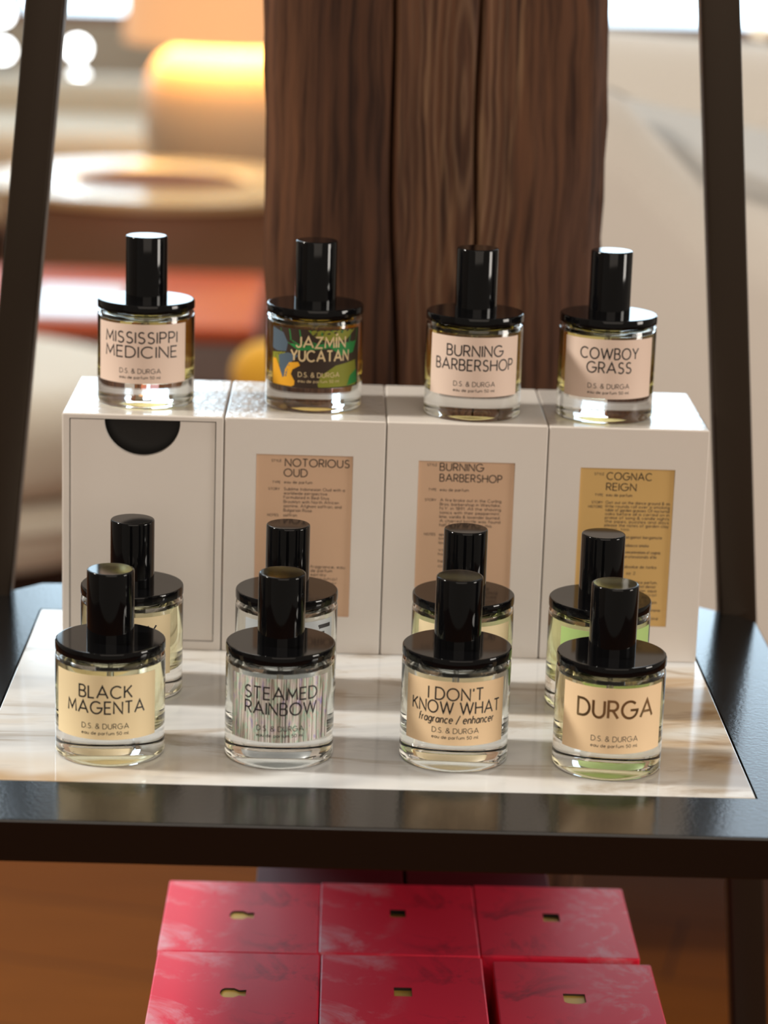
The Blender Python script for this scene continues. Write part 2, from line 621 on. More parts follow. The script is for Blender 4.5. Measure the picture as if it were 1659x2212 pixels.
GL = {
    'A': (.92, [[(0, 0), (.46, 1), (.92, 0)], [(.15, .33), (.77, .33)]]),
    'B': (.60, [[(0, 0), (0, 1), (.30, 1)] + arc(.30, .76, .24, .24, 80, -80, 8) + [(.30, .52), (0, .52)],
                [(.30, .52)] + arc(.32, .26, .28, .26, 80, -80, 8) + [(.32, 0), (0, 0)]]),
    'C': (.90, [arc(.5, .5, .5, .5, 45, 315, 18)]),
    'D': (.78, [[(0, 0), (0, 1), (.28, 1)] + arc(.28, .5, .5, .5, 80, -80, 12) + [(.28, 0), (-.05, 0)]]),
    'E': (.54, [[(.54, 1), (0, 1), (0, 0), (.54, 0)], [(0, .52), (.48, .52)]]),
    'F': (.52, [[(.52, 1), (0, 1), (0, 0)], [(0, .5), (.46, .5)]]),
    'G': (1.0, [arc(.5, .5, .5, .5, 45, 350, 20) + [(1.0, .48), (.54, .48)]]),
    'H': (.72, [[(0, 0), (0, 1)], [(.72, 0), (.72, 1)], [(0, .52), (.72, .52)]]),
    'I': (.0, [[(0, 0), (0, 1)]]),
    'Í': (.0, [[(0, 0), (0, 1)], [(-.04, 1.14), (.14, 1.34)]]),
    'J': (.44, [[(.44, 1), (.44, .26)] + arc(.20, .26, .24, .26, -10, -165, 8)]),
    'K': (.64, [[(0, 0), (0, 1)], [(.62, 1), (.02, .44)], [(.22, .60), (.66, 0)]]),
    'L': (.50, [[(0, 1), (0, 0), (.50, 0)]]),
    'M': (.88, [[(0, 0), (.06, 1), (.44, .24), (.82, 1), (.88, 0)]]),
    'N': (.74, [[(0, 0), (0, 1), (.74, 0), (.74, 1)]]),
    'O': (1.0, [arc(.5, .5, .5, .5, 90, 450, 24)]),
    'P': (.58, [[(0, 0), (0, 1), (.30, 1)] + arc(.30, .73, .27, .27, 80, -80, 8) + [(.30, .46), (0, .46)]]),
    'Q': (1.0, [arc(.5, .5, .5, .5, 90, 450, 24), [(.62, .3), (.98, -.05)]]),
    'R': (.60, [[(0, 0), (0, 1), (.30, 1)] + arc(.30, .73, .27, .27, 80, -80, 8) + [(.30, .46), (0, .46)], [(.28, .46), (.60, 0)]]),
    'S': (.58, [arc(.30, .755, .245, .245, 35, 260, 10) + arc(.28, .255, .28, .255, 80, -150, 12)]),
    'T': (.64, [[(0, 1), (.64, 1)], [(.32, 1), (.32, 0)]]),
    'U': (.70, [[(0, 1), (0, .35)] + arc(.35, .35, .35, .35, 190, 350, 12) + [(.70, .35), (.70, 1)]]),
    'V': (.84, [[(0, 1), (.42, 0), (.84, 1)]]),
    'W': (1.26, [[(0, 1), (.32, 0), (.63, 1), (.94, 0), (1.26, 1)]]),
    'X': (.74, [[(0, 0), (.74, 1)], [(0, 1), (.74, 0)]]),
    'Y': (.76, [[(0, 1), (.38, .45), (.76, 1)], [(.38, .45), (.38, 0)]]),
    'Z': (.64, [[(0, 1), (.62, 1), (0, 0), (.64, 0)]]),
    'a': (.52, [arc(.26, .31, .26, .31, 0, 360, 12), [(.52, .64), (.52, 0)]]),
    'b': (.52, [[(0, 1), (0, 0)], arc(.26, .31, .26, .31, 0, 360, 12)]),
    'c': (.48, [arc(.27, .31, .27, .31, 45, 315, 10)]),
    'd': (.52, [arc(.26, .31, .26, .31, 0, 360, 12), [(.52, 1), (.52, 0)]]),
    'e': (.54, [[(.02, .33), (.53, .33)] + arc(.27, .31, .27, .31, 5, 310, 11)]),
    'f': (.32, [arc(.32, .8, .2, .2, 80, 180, 5) + [(.12, 0)], [(0, .6), (.30, .6)]]),
    'g': (.52, [arc(.26, .31, .26, .31, 0, 360, 12), [(.52, .64), (.52, -.05)] + arc(.27, -.05, .25, .24, 0, -150, 7)]),
    'h': (.46, [[(0, 1), (0, 0)], [(0, .38)] + arc(.23, .38, .23, .25, 170, 10, 7) + [(.46, .36), (.46, 0)]]),
    'i': (.0, [[(0, .64), (0, 0)], [(0, .80), (0, .92)]]),
    'j': (.1, [[(.1, .64), (.1, -.2)], [(.1, .80), (.1, .92)]]),
    'k': (.46, [[(0, 1), (0, 0)], [(.44, .64), (.02, .26)], [(.16, .38), (.48, 0)]]),
    'l': (.0, [[(0, 1), (0, 0)]]),
    'm': (.80, [[(0, .64), (0, 0)], [(0, .40)] + arc(.2, .40, .2, .24, 170, 10, 6) + [(.40, .36), (.40, 0)],
                [(.40, .40)] + arc(.6, .40, .2, .24, 170, 10, 6) + [(.80, .36), (.80, 0)]]),
    'n': (.46, [[(0, .64), (0, 0)], [(0, .38)] + arc(.23, .38, .23, .25, 170, 10, 7) + [(.46, .36), (.46, 0)]]),
    'o': (.56, [arc(.28, .31, .28, .31, 0, 360, 14)]),
    'p': (.52, [[(0, .64), (0, -.28)], arc(.26, .31, .26, .31, 0, 360, 12)]),
    'q': (.52, [[(.52, .64), (.52, -.28)], arc(.26, .31, .26, .31, 0, 360, 12)]),
    'r': (.28, [[(0, .64), (0, 0)], [(0, .36)] + arc(.24, .38, .24, .25, 170, 85, 5)]),
    's': (.40, [arc(.20, .48, .17, .155, 35, 260, 7) + arc(.20, .17, .20, .165, 80, -150, 8)]),
    't': (.30, [[(.13, .86), (.13, .1)] + arc(.25, .1, .12, .1, 190, 270, 3), [(0, .62), (.30, .62)]]),
    'u': (.46, [[(0, .64), (0, .25)] + arc(.23, .25, .23, .25, 190, 350, 7) + [(.46, .25), (.46, .64)], [(.46, .3), (.46, 0)]]),
    'v': (.50, [[(0, .64), (.25, 0), (.50, .64)]]),
    'w': (.76, [[(0, .64), (.2, 0), (.38, .64), (.56, 0), (.76, .64)]]),
    'y': (.50, [[(0, .64), (.26, .02)], [(.50, .64), (.16, -.28)]]),
    'z': (.42, [[(0, .62), (.40, .62), (0, 0), (.42, 0)]]),
    '.': (.0, [[(-.02, .04), (.06, .04)]]),
    ',': (.0, [[(.04, .08), (-.03, -.14)]]),
    '’': (.06, [[(.06, 1.0), (.03, .76)]]),
    '-': (.3, [[(0, .34), (.3, .34)]]),
    '/': (.44, [[(0, -.1), (.44, 1.05)]]),
    '&': (.74, [[(.74, 0), (.18, .64)] + arc(.33, .79, .19, .21, 215, -40, 10) + arc(.28, .26, .28, .26, 110, 300, 9) + [(.70, .46)]]),
    '0': (.56, [arc(.28, .5, .28, .5, 0, 360, 16)]),
    '5': (.5, [[(.46, 1), (.1, 1), (.04, .56)] + arc(.22, .32, .28, .32, 110, -140, 10)]),
    '9': (.52, [arc(.26, .70, .26, .30, 0, 360, 12), [(.52, .70), (.40, .25), (.2, 0)]]),
    '2': (.5, [arc(.25, .74, .25, .26, 170, -40, 9) + [(0, 0), (.52, 0)]]),
    '1': (.2, [[(0, .8), (.2, 1), (.2, 0)]]),
    '8': (.52, [arc(.26, .76, .22, .24, 0, 360, 12), arc(.26, .27, .26, .27, 0, 360, 12)]),
}


def layout(txt, track=.22, space=.42):
    x = 0.0
    out = []
    for ch in txt:
        if ch == ' ':
            x += space
            continue
        w, st = GL[ch]
        out.append((x, st))
        x += w + track
    return out, max(x - track, 0.01)


def lettering(mb, txt, mt, cap, width, cx, z, put, weight=.11, track=.22, slant=0.0, align='c', maxstep=0.22):
    """strokes of text as ribbons; put(s, h) maps arc length / height (mm) to a 3-D point"""
    gl, w = layout(txt, track)
    sx = (width / w) if width else cap
    x_off = {'c': cx - w * sx / 2, 'l': cx, 'r': cx - w * sx}[align]
    hw = weight / 2
    for gx, strokes in gl:
        for pts in strokes:
            P = [pts[0]]
            for a, b in zip(pts, pts[1:]):
                d = math.hypot(b[0] - a[0], b[1] - a[1])
                if d < 1e-4:
                    continue
                k = max(1, int(math.ceil(d * 0.999 / maxstep))) if abs(b[0] - a[0]) > 0.1 else 1
                for j in range(1, k + 1):
                    P.append((a[0] + (b[0] - a[0]) * j / k, a[1] + (b[1] - a[1]) * j / k))
            # real-size points, ribbon offset in mm so that weight is even
            Q = [Vector((x_off + (gx + p[0] + slant * p[1]) * sx, z + p[1] * cap)) for p in P]
            closed = (Q[0] - Q[-1]).length < 1e-4
            n = len(Q)
            Lp, Rp = [], []
            for i in range(n):
                a = Q[i - 1] if i > 0 else (Q[-2] if closed else None)
                b = Q[i + 1] if i < n - 1 else (Q[1] if closed else None)
                d1 = (Q[i] - a).normalized() if a is not None else (b - Q[i]).normalized()
                d2 = (b - Q[i]).normalized() if b is not None else d1
                n1 = Vector((-d1.y, d1.x))
                n2 = Vector((-d2.y, d2.x))
                q = n1 + n2
                if q.length < 0.3:
                    q = n1 * 2
                q = q / max(q.length_squared / 2, 0.35)
                e = Vector((0, 0))
                if not closed and a is None:
                    e = -d1 * hw * cap * .5 * 0
                Lp.append(Q[i] + q * hw * cap + e)
                Rp.append(Q[i] - q * hw * cap + e)
            vs = [put(p.x, p.y) for p in Lp] + [put(p.x, p.y) for p in Rp]
            mb.add(vs, [(i, n + i, n + i + 1, i + 1) for i in range(n - 1)], mt)


# ------------------------------------------------------------------ the room
FZ = -0.75
m = MB()
box(m, -4.2, 4.2, -3.2, 8.2, FZ - 0.05, FZ, floor_m, 0.0, 0.001)
struct(m.build('floor'))


def wall_with_window(name, y, x0, x1, z0, z1, wx0, wx1, wz0, wz1, mt):
    m = MB()
    outl = [(x0, z0), (x1, z0), (x1, z1), (x0, z1)]
    hole = [(wx0, wz0), (wx1, wz0), (wx1, wz1), (wx0, wz1)]
    t = tessellate_polygon([[Vector((*p, 0)) for p in outl], [Vector((*p, 0)) for p in hole]])
    pts = outl + hole
    m.add([(p[0], y, p[1]) for p in pts], [tuple(a) for a in t], mt)
    m.add([(p[0], y + 0.18, p[1]) for p in pts], [tuple(a) for a in t], mt)
    m.add([(p[0], y, p[1]) for p in hole] + [(p[0], y + 0.18, p[1]) for p in hole],
          [(k, (k + 1) % 4, 4 + (k + 1) % 4, 4 + k) for k in range(4)], mt)
    return struct(m.build(name, smooth=0))


def window(name, y, x0, x1, z0, z1, cols, rows):
    root = struct(bpy.data.objects.new(name, None))
    COL.objects.link(root)
    root.location = ((x0 + x1) / 2, y, z0)
    cx, cz = (x0 + x1) / 2, z0
    fr = MB()
    for k in range(cols + 1):
        x = x0 + (x1 - x0) * k / cols - cx
        box(fr, x - 0.035, x + 0.035, 0.03, 0.10, 0, z1 - z0, frame_m, 0.004)
    for k in range(rows + 1):
        z = (z1 - z0) * k / rows
        box(fr, x0 - cx, x1 - cx, 0.035, 0.095, max(z - 0.035, 0), min(z + 0.035, z1 - z0), frame_m, 0.004)
    fr.build('window_frame', root)
    p = MB()
    box(p, x0 - cx, x1 - cx, 0.12, 0.13, 0, z1 - z0, pane_m, 0.0, 0.001)
    p.build('window_pane', root, smooth=0)
    return root


wall_with_window('wall_back_left', 8.0, -4.2, 0.35, FZ, 3.8, -3.6, -0.42, -0.16, 2.6, wall_m)
wall_with_window('wall_back_right', 8.0, 0.35, 4.2, FZ, 3.8, 0.86, 3.8, -0.14, 2.6, brownwall_m)
window('window_1', 8.0, -3.6, -0.42, -0.16, 2.6, 4, 1)
window('window_2', 8.0, 0.86, 3.8, -0.14, 2.6, 4, 1)
m = MB()
box(m, -4.3, -4.2, -3.2, 8.2, FZ, 3.8, wall_m, 0.0, 0.001)
struct(m.build('wall_left'))

# ------------------------------------------------------------------ timber post
post = thing('timber_post', 'rough brown timber post standing behind the white boxes', 'post', (0.043, 0.310, FZ))
pm = MB()
prof_x = [-0.0955, -0.092, -0.086, -0.06, -0.0265, -0.0235, -0.0222, -0.0209, -0.018, 0.0, 0.0180, 0.0205, 0.0219, 0.0233, 0.026, 0.055, 0.086, 0.0925, 0.0965]
prof_d = [0.009, 0.0035, 0.0, 0.0, 0.0, 0.0018, 0.008, 0.0018, 0.0, 0.0, 0.0, 0.0015, 0.007, 0.0015, 0.0, 0.0, 0.0, 0.0025, 0.008]
rows = []
NZ = 150
for j in range(NZ + 1):
    z = 3.3 * j / NZ
    lean = -0.020 * (z - 0.75)
    w1 = 0.0022 * math.sin(z * 9.1 + 1.0) + 0.0012 * math.sin(z * 31.0)
    w2 = 0.0020 * math.sin(z * 7.3) + 0.0010 * math.sin(z * 40.0 + 2)
    row = []
    for i, (x, d) in enumerate(zip(prof_x, prof_d)):
        xx = x
        if 4 <= i <= 8:
            xx += w1
        if 10 <= i <= 14:
            xx += w2
        dd = d
        if i in (0, 1, 17, 18):
            xx += (0.0006 if i in (0, 18) else 0.0005) * math.sin(z * 52 + i) + 0.0005 * math.sin(z * 133 + 2 * i)
            dd += 0.0016 * abs(math.sin(z * 23 + i)) * abs(math.sin(z * 61))
        row.append((xx + lean, dd, z))
    for x, y in ((0.0965, 0.17), (0.088, 0.178), (-0.088, 0.178), (-0.0955, 0.17)):
        row.append((x + lean, y, z))
    rows.append(row)
pm.loops(rows, timber)
po = pm.build('shaft', post, smooth=40)
# material coordinates are measured from the shelf height
po.data.transform(Matrix.Translation((0, 0, -0.75)))
po.location = (0, 0, 0.75)

# ------------------------------------------------------------------ display stand
stand = thing('display_stand', 'black display stand with marble-topped shelf and dark metal legs', 'display shelf', (0.004, 0.081, FZ))
SX, SY, SZ = 0.004, 0.081, FZ


def stand_part(mb, name, parent=stand):
    o = mb.build(name, parent)
    o.data.transform(Matrix.Translation((-SX, -SY, -SZ)))
    return o


outl = [(-.212, -.1016), (.2212, -.1016), (.2212, .222), (.214, .2315), (.197, .246), (.183, .258), (.165, .2635),
        (-.158, .2635), (-.176, .262), (-.186, .251), (-.205, .2315), (-.212, .222)]
hole = [(-.1708, -.0544), (.1793, -.0544), (.1793, .2109), (-.1708, .2109)]
m = MB()
prism(m, outl, -.0192, 0.0, lacquer, 0.0009, hole=hole, hole_depth=0.006)
board = stand_part(m, 'shelf_board')
m = MB()
box(m, -.1699, .1784, -.0535, .2100, -.0058, 0.0, marble, 0.0004)
ml = m.build('marble_inlay', board)
ml.data.transform(Matrix.Translation((-SX, -SY, -SZ)))
m = MB()
prism(m, [(-.235, -.125), (.243, -.125), (.243, .25), (.205, .295), (-.197, .295), (-.235, .25)], -.322, -.302, lacquer, 0.0009)
stand_part(m, 'lower_shelf')
for sx in (-1, 1):
    for yc in (.2445,):
        m = MB()
        L = []
        for z in (FZ, -.4, 0.0, .3, .62):
            if yc > 0:
                xc = 0.0066 + sx * (0.2070 - 0.0930 * z)
            else:
                xc = 0.0066 + sx * (0.2275 - 0.0930 * z)
            L.append([(xc + a * 1.0, yc + b, z) for a, b in rrect(.0205, .019, .0022, 3)])
        m.loops(L, bronze)
        stand_part(m, 'leg')

# ------------------------------------------------------------------ white boxes
YB, BW, XB0, BD, BH = .1437, .082356, -.15167, .094, .1238


def fr(p):
    """local (x, z, depth towards viewer) -> object space with the front at y = 0"""
    return (p[0], -p[2], p[1])


def carton(i, label, hole, depth, floor_mt=None, body=None):
    root = thing('perfume_box', label, 'box', (XB0 + BW * (i + .5), YB, 0.0), 0, 'white perfume boxes in a row')
    mb = MB()
    out = rrect(BW - .0005, BH, .0010, 3, 0, BH / 2)
    prism(mb, out, -BD, 0.0, body or box_paper, 0.0007, tf=fr, hole=hole, hole_depth=depth, floor_mt=floor_mt)
    mb.build('carton', root)
    return root


def rect(x0, x1, z0, z1):
    return [(x0, z0), (x1, z0), (x1, z1), (x0, z1)]


def panel_text(i, root, card_mt, x0, x1, z0, z1, title, body_lines, extra):
    """card set into the window; text x in mm from the box's left side, z in mm"""
    mb = MB()
    off = -BW / 2 / M
    dep = .0009
    prism(mb, rect((x0 + off) * M + .0001, (x1 + off) * M - .0001, z0 * M + .0001, z1 * M - .0001), -.0014, -dep, card_mt, 0, tf=fr)
    put = lambda s, h: ((s + off) * M, dep - .00008, h * M)
    for t, x, z, cap, w in title:
        lettering(mb, t, ink, cap, w, x, z, put, .13, .24, align='l')
    for t, x, z, w in body_lines:
        lettering(mb, t, ink_grey, 1.5, w, x, z, put, .15, .24, align='l')
    for t, xr, z in extra:
        lettering(mb, t, ink_grey, 1.25, None, xr, z, put, .16, .24, align='r')
    mb.build('label_card', root)


def frame_hole(x0, x1, z0, z1):
    o = -BW / 2
    return rect(x0 * M + o, x1 * M + o, z0 * M, z1 * M)


# drawer-style box on the left
oz = -BW / 2
b1 = carton(0, 'white drawer-style box with black thumb notch, leftmost of the four', frame_hole(4.0, 78.3, 4.6, 121.3), .012, dark_inside, film_paper)
mb = MB()
cx, rn, top = (40.8 * M + oz), 19.3 * M, 120.7 * M
ol = [(4.5 * M + oz, 5.1 * M), (77.8 * M + oz, 5.1 * M), (77.8 * M + oz, top), (cx + rn, top)]
ol += [(cx + rn * math.cos(math.radians(-a)), top - .0006 + rn * .93 * math.sin(math.radians(-a))) for a in range(5, 180, 7)]
ol += [(cx - rn, top), (4.5 * M + oz, top)]
prism(mb, ol, -.0042, -.0007, box_paper, 0.0, tf=fr)
mb.build('drawer', b1)

b2 = carton(1, 'white box with peach card titled in two lines, second from the left', frame_hole(16.5, 65.8, 19.8, 105.2), .0014, None, film_paper)
panel_text(1, b2, card_peach, 16.5, 65.8, 19.8, 105.2,
           [('NOTORIOUS', 31.3, 99.0, 3.9, 32.6), ('OUD', 30.8, 93.7, 3.9, 11.8)],
           [('eau de parfum', 31.0, 90.0, 14.2), ('Sublime Indonesian Oud with a', 30.9, 86.4, 31), ('worldwide perspective.', 30.9, 84.2, 22.5),
            ('Formulated in Bed-Stuy,', 30.9, 82.0, 23.5), ('Brooklyn with North African', 30.9, 79.7, 28), ('jasmine, Afghani saffron, and', 30.9, 77.5, 29.5),
            ('Bulgarian Rose.', 30.9, 75.2, 14.8), ('saffron', 30.9, 72.6, 6.8), ('rose', 30.9, 70.2, 4.2), ('oud', 30.9, 67.6, 3.6),
            ('fragrance, eau', 45.5, 45.6, 17.5), ('de parfum', 45.5, 43.5, 11), ('spray', 45.5, 41.4, 8), ('alcohol', 47, 39.2, 12), ('water', 50, 37, 9)],
           [('STYLE', 29.3, 101.2), ('TYPE', 29.0, 89.9), ('STORY', 28.7, 86.4), ('NOTES', 28.3, 72.6)])
b3 = carton(2, 'white box with peach card and a dense text block, second from the right', frame_hole(16.8, 66.0, 19.0, 104.0), .0014)
panel_text(2, b3, card_peach, 16.8, 66.0, 19.0, 104.0,
           [('BURNING', 27.9, 99.0, 3.8, 22.2), ('BARBERSHOP', 28.0, 93.3, 3.8, 31.6)],
           [('eau de parfum', 28.2, 88.2, 14.6), ('A fire broke out in the Curling', 28.5, 82.8, 31.2), ('Bros. barbershop in Westlake,', 28.5, 80.6, 31.0),
            ('N.Y. in 1891. All the shaving', 28.5, 78.4, 31.2), ('tonics with their peppermint,', 28.5, 76.2, 30.8), ('lime, vanilla & lavender burned.', 28.5, 74.0, 31.0),
            ('A charred bottle was found', 28.6, 71.8, 31.0), ('half full. It smelled like this.', 28.6, 69.6, 27),
            ('spearmint', 28.6, 64.6, 10), ('lime', 28.6, 62.4, 5), ('lavender', 28.6, 60.2, 9), ('vanilla', 28.6, 56.5, 8), ('hay', 28.6, 54.2, 4),
            ('hemp', 28.6, 50.4, 6), ('oil', 28.6, 47.8, 4), ('fragrance', 18.5, 36.0, 12)],
           [('STYLE', 26.3, 101.2), ('TYPE', 26.4, 88.2), ('STORY', 26.4, 82.8), ('NOTES', 26.6, 64.6)])
b4 = carton(3, 'white box with mustard yellow card, rightmost of the four', frame_hole(17.1, 65.5, 19.0, 102.7), .0014, None, film_paper)
panel_text(3, b4, card_mustard, 17.1, 65.5, 19.0, 102.7,
           [('COGNAC', 30.9, 96.6, 3.7, 23.0), ('REIGN', 30.9, 91.0, 3.7, 15.2)],
           [('eau de parfum', 31.0, 87.8, 13.2), ('Get out on the dance ground & as', 31.0, 83.9, 32.8), ('little rounds roll over a smoking', 31.0, 81.9, 32.8),
            ('table of garden grasses. Of nocturnal', 31.0, 79.9, 32.8), ('oaks before all is carried on in', 31.0, 77.9, 32.8), ('praise of song & candle nights', 31.0, 75.9, 32.8),
            ('the pipes, puzzles and days', 31.0, 73.9, 32.8), ('please the notes of garden clay', 31.0, 71.9, 32.8), ('music, too.', 31.0, 69.9, 13),
            ('bergamot bergamote', 41.6, 65.8, 19.2), ('tobacco smoke', 41.9, 61.4, 12.4), ('concentrations of cognac', 42.0, 57.8, 18.6),
            ('professionals d’ile', 42.0, 55.4, 16.6), ('absolue de tonka', 42.2, 50.0, 16.5), ('oz. 2', 43.6, 46.6, 4.4),
            ('fragrance parfum,', 43.6, 41.8, 16), ('alcohol denat', 46.5, 39.6, 12.5), ('water aqua', 48.5, 37.4, 11), ('linalool', 49, 35.2, 10.5),
            ('coumarin', 52, 31.2, 8), ('limonene', 54, 27.0, 8), ('citral', 57, 22.5, 4)],
           [('STYLE', 29.4, 98.8), ('TYPE', 29.3, 87.8), ('STORY', 29.4, 83.9), ('HISTOIRE', 29.4, 81.6)])

# ------------------------------------------------------------------ perfume bottles
GLASS_PROF = [(0, 2.6), (5, 2.5), (10, 2.15), (14, 1.65), (18, 1.0), (21.5, .4), (23.4, .05), (24.3, .35), (24.85, 1.1), (25, 2.2), (25, 24), (25, 45.6), (24.7, 47.1), (23.8, 48.1),
              (22.4, 48.6), (12, 48.75), (6.7, 48.75), (6.5, 48.5), (6.5, 47.2), (7.2, 46.9), (18, 46.8), (21.2, 46.2), (22.6, 44.9), (22.8, 43.0), (22.8, 28), (22.8, 15.8),
              (22.2, 14.0), (20.0, 12.9), (17.0, 12.1), (12, 11.5), (6, 11.15), (0, 11.0)]
FILL = 44.6
LIQ_PROF = [(0, 10.94), (6, 11.09), (12, 11.44), (17.0, 12.04), (20.04, 12.84), (22.26, 13.96), (22.86, 15.8), (22.86, 28), (22.86, 43.0), (22.66, 44.6), (0, FILL)]
FLANGE_PROF = [(0, 48.85), (24.2, 48.85), (24.4, 48.85), (25.0, 49.3), (25.05, 50), (25.05, 52.4), (24.85, 53.05), (24.5, 53.35), (24.2, 53.4), (23.9, 53.4), (0, 53.4)]
CAP_PROF = [(0, 53.3), (10.75, 53.3), (10.72, 60), (10.7, 85.0), (10.55, 85.55), (10.3, 85.8), (10.0, 85.9), (9.75, 85.9), (0, 85.9)]
COLLAR_PROF = [(0, 45.4), (6.2, 45.4), (6.4, 45.7), (6.4, 48.8), (0, 48.8)]
TUBE_PROF = [(0, 14), (1.2, 14), (1.2, 45.4), (0, 45.4)]

SHARED = {}


def mesh_once(key, prof, mt, seg):
    if key not in SHARED:
        mb = MB()
        mb.lathe(prof, mt, seg)
        o = mb.build(key)
        SHARED[key] = o.data
        bpy.data.objects.remove(o)
    return SHARED[key]


def cyl(R):
    return lambda s, h: (R * M * math.sin(s / 25.2), -R * M * math.cos(s / 25.2), h * M)


def label_part(root, mt, half, z0, z1, lines, tilt=0.0, patches=None):
    mb = MB()
    n = 40
    a0, a1 = -half + tilt, half + tilt
    R0, R1 = 25.02, 25.2
    vs = []
    for k in range(n + 1):
        a = math.radians(a0 + (a1 - a0) * k / n)
        for R_, z in ((R1, z0), (R1, z1), (R0, z1), (R0, z0)):
            vs.append((R_ * M * math.sin(a), -R_ * M * math.cos(a), z * M))
    fs = []
    for k in range(n):
        for q in range(4):
            fs.append((4 * k + q, 4 * k + (q + 1) % 4, 4 * k + 4 + (q + 1) % 4, 4 * k + 4 + q))
    fs += [(0, 1, 2, 3), (4 * n + 3, 4 * n + 2, 4 * n + 1, 4 * n)]
    mb.add(vs, fs, mt)
    lvl = 25.2
    for pm_, poly in (patches or []):
        lvl += .012
        tr = tessellate_polygon([[Vector((*p, 0)) for p in poly]])
        # refine so that the patch follows the cylinder
        bmx = bmesh.new()
        bv = [bmx.verts.new((p[0], p[1], 0)) for p in poly]
        for t in tr:
            try:
                bmx.faces.new([bv[i] for i in t])
            except ValueError:
                pass
        bmesh.ops.triangulate(bmx, faces=bmx.faces)
        for _ in range(3):
            long_e = [e for e in bmx.edges if e.calc_length() > 2.5]
            if long_e:
                bmesh.ops.subdivide_edges(bmx, edges=long_e, cuts=1)
                bmesh.ops.triangulate(bmx, faces=bmx.faces)
        bmx.verts.index_update()
        f = cyl(lvl)
        mb.add([f(v.co.x, v.co.y) for v in bmx.verts], [tuple(v.index for v in fc.verts) for fc in bmx.faces], pm_)
        bmx.free()
    put = cyl(lvl + .05)
    for ln in lines:
        txt, cap, width, s, z = ln[:5]
        opt = ln[5] if len(ln) > 5 else {}
        lettering(mb, txt, opt.get('mt', ink), cap, width, s, z - cap * opt.get('mid', .5), put, opt.get('w', .125), opt.get('track', .24), opt.get('slant', 0))
    return mb.build('label', root, smooth=20)


def bottle(x, y, z, label, liq, build_label, group, rz=0.0):
    root = thing('perfume_bottle', label, 'perfume bottle', (x * M, y * M, z), math.radians(rz), group)

    def part(name, key, prof, mt, seg=72, parent=root):
        o = bpy.data.objects.new(name, mesh_once(key, prof, mt, seg))
        COL.objects.link(o)
        o.parent = parent
        return o
    g = part('glass_body', 'glass_body', GLASS_PROF, glass, 96)
    part('perfume', 'perfume_' + liq.name, LIQ_PROF, liq, 96)
    fl = part('collar', 'collar', FLANGE_PROF, black_gloss, 96)
    part('cap', 'cap', CAP_PROF, black_gloss)
    part('pump', 'pump', COLLAR_PROF, black_gloss, 32, fl)
    part('dip_tube', 'dip_tube', TUBE_PROF, plastic_clear, 16, fl)
    build_label(root)
    return root


def std(big, z_shift=0.0, mt=ink, s0=0.0):
    """big: lines of the name; the maker's two small lines stand below"""
    L = []
    for t, cap, w, s, z in big:
        L.append((t, cap, w, s, z + z_shift, {'mt': mt, 'w': .132}))
    L.append(('D.S. & DURGA', 2.35, 21.6, s0, 19.6 + z_shift, {'mt': mt, 'w': .12, 'track': .26}))
    L.append(('eau de parfum 50 ml.', 1.45, 21.8, s0, 16.3 + z_shift, {'mt': mt, 'w': .15}))
    return L


HALF = 60.0
Z0, Z1 = 13.2, 43.2
FR, MD, TP = 'front row of perfume bottles', 'second row of perfume bottles', 'perfume bottles on the boxes'

bottle(-112.3, -10.4, 0, 'front-row bottle at the far left, cream label reading two lines in black', liq_pale,
       lambda r: label_part(r, pap_cream, HALF, Z0, Z1, std([('BLACK', 5.6, 24.4, 0, 35.6), ('MAGENTA', 5.6, 37.0, 0, 28.3)]), -2), FR)
bottle(-35.0, -8.5, 0, 'front-row bottle with silvery rainbow-striped label', liq_clear,
       lambda r: label_part(r, holo, HALF - 2, Z0, Z1, std([('STEAMED', 5.6, 34.6, 1.2, 36.0), ('RAINBOW', 5.6, 34.2, 1.2, 28.9)], 0.2, ink, 1.0), 2), FR)


def idk(r):
    L = [('I DON’T', 5.6, 25.6, -1, 37.4), ('KNOW WHAT', 5.6, 44.0, -.6, 31.0),
         ('fragrance / enhancer', 3.6, 36.5, -.4, 25.0, {'slant': .2, 'w': .14, 'mid': .35}),
         ('D.S. & DURGA', 2.35, 21.6, -.6, 20.2, {'w': .12}), ('eau de parfum 50 ml.', 1.45, 21.8, -.6, 17.0, {'w': .15})]
    return label_part(r, pap_peach, HALF - 1, Z0, Z1, L, -3)


bottle(45.4, -6.4, 0, 'front-row bottle with peach label and an extra italic line of text', liq_clear, idk, FR)


def durga(r):
    L = [('DURGA', 7.9, 36.5, .8, 34.0, {'mt': foil, 'w': .15}),
         ('D.S. & DURGA', 2.35, 21.6, .6, 20.2, {'mt': ink_grey, 'w': .12}), ('eau de parfum 50 ml.', 1.45, 21.8, .6, 16.9, {'mt': ink_grey, 'w': .15})]
    return label_part(r, pap_peach, HALF, Z0, Z1 + .8, L, 0)


bottle(115.6, -12.1, 0, 'front-row bottle at the far right with one word in gold foil', liq_pale, durga, FR)

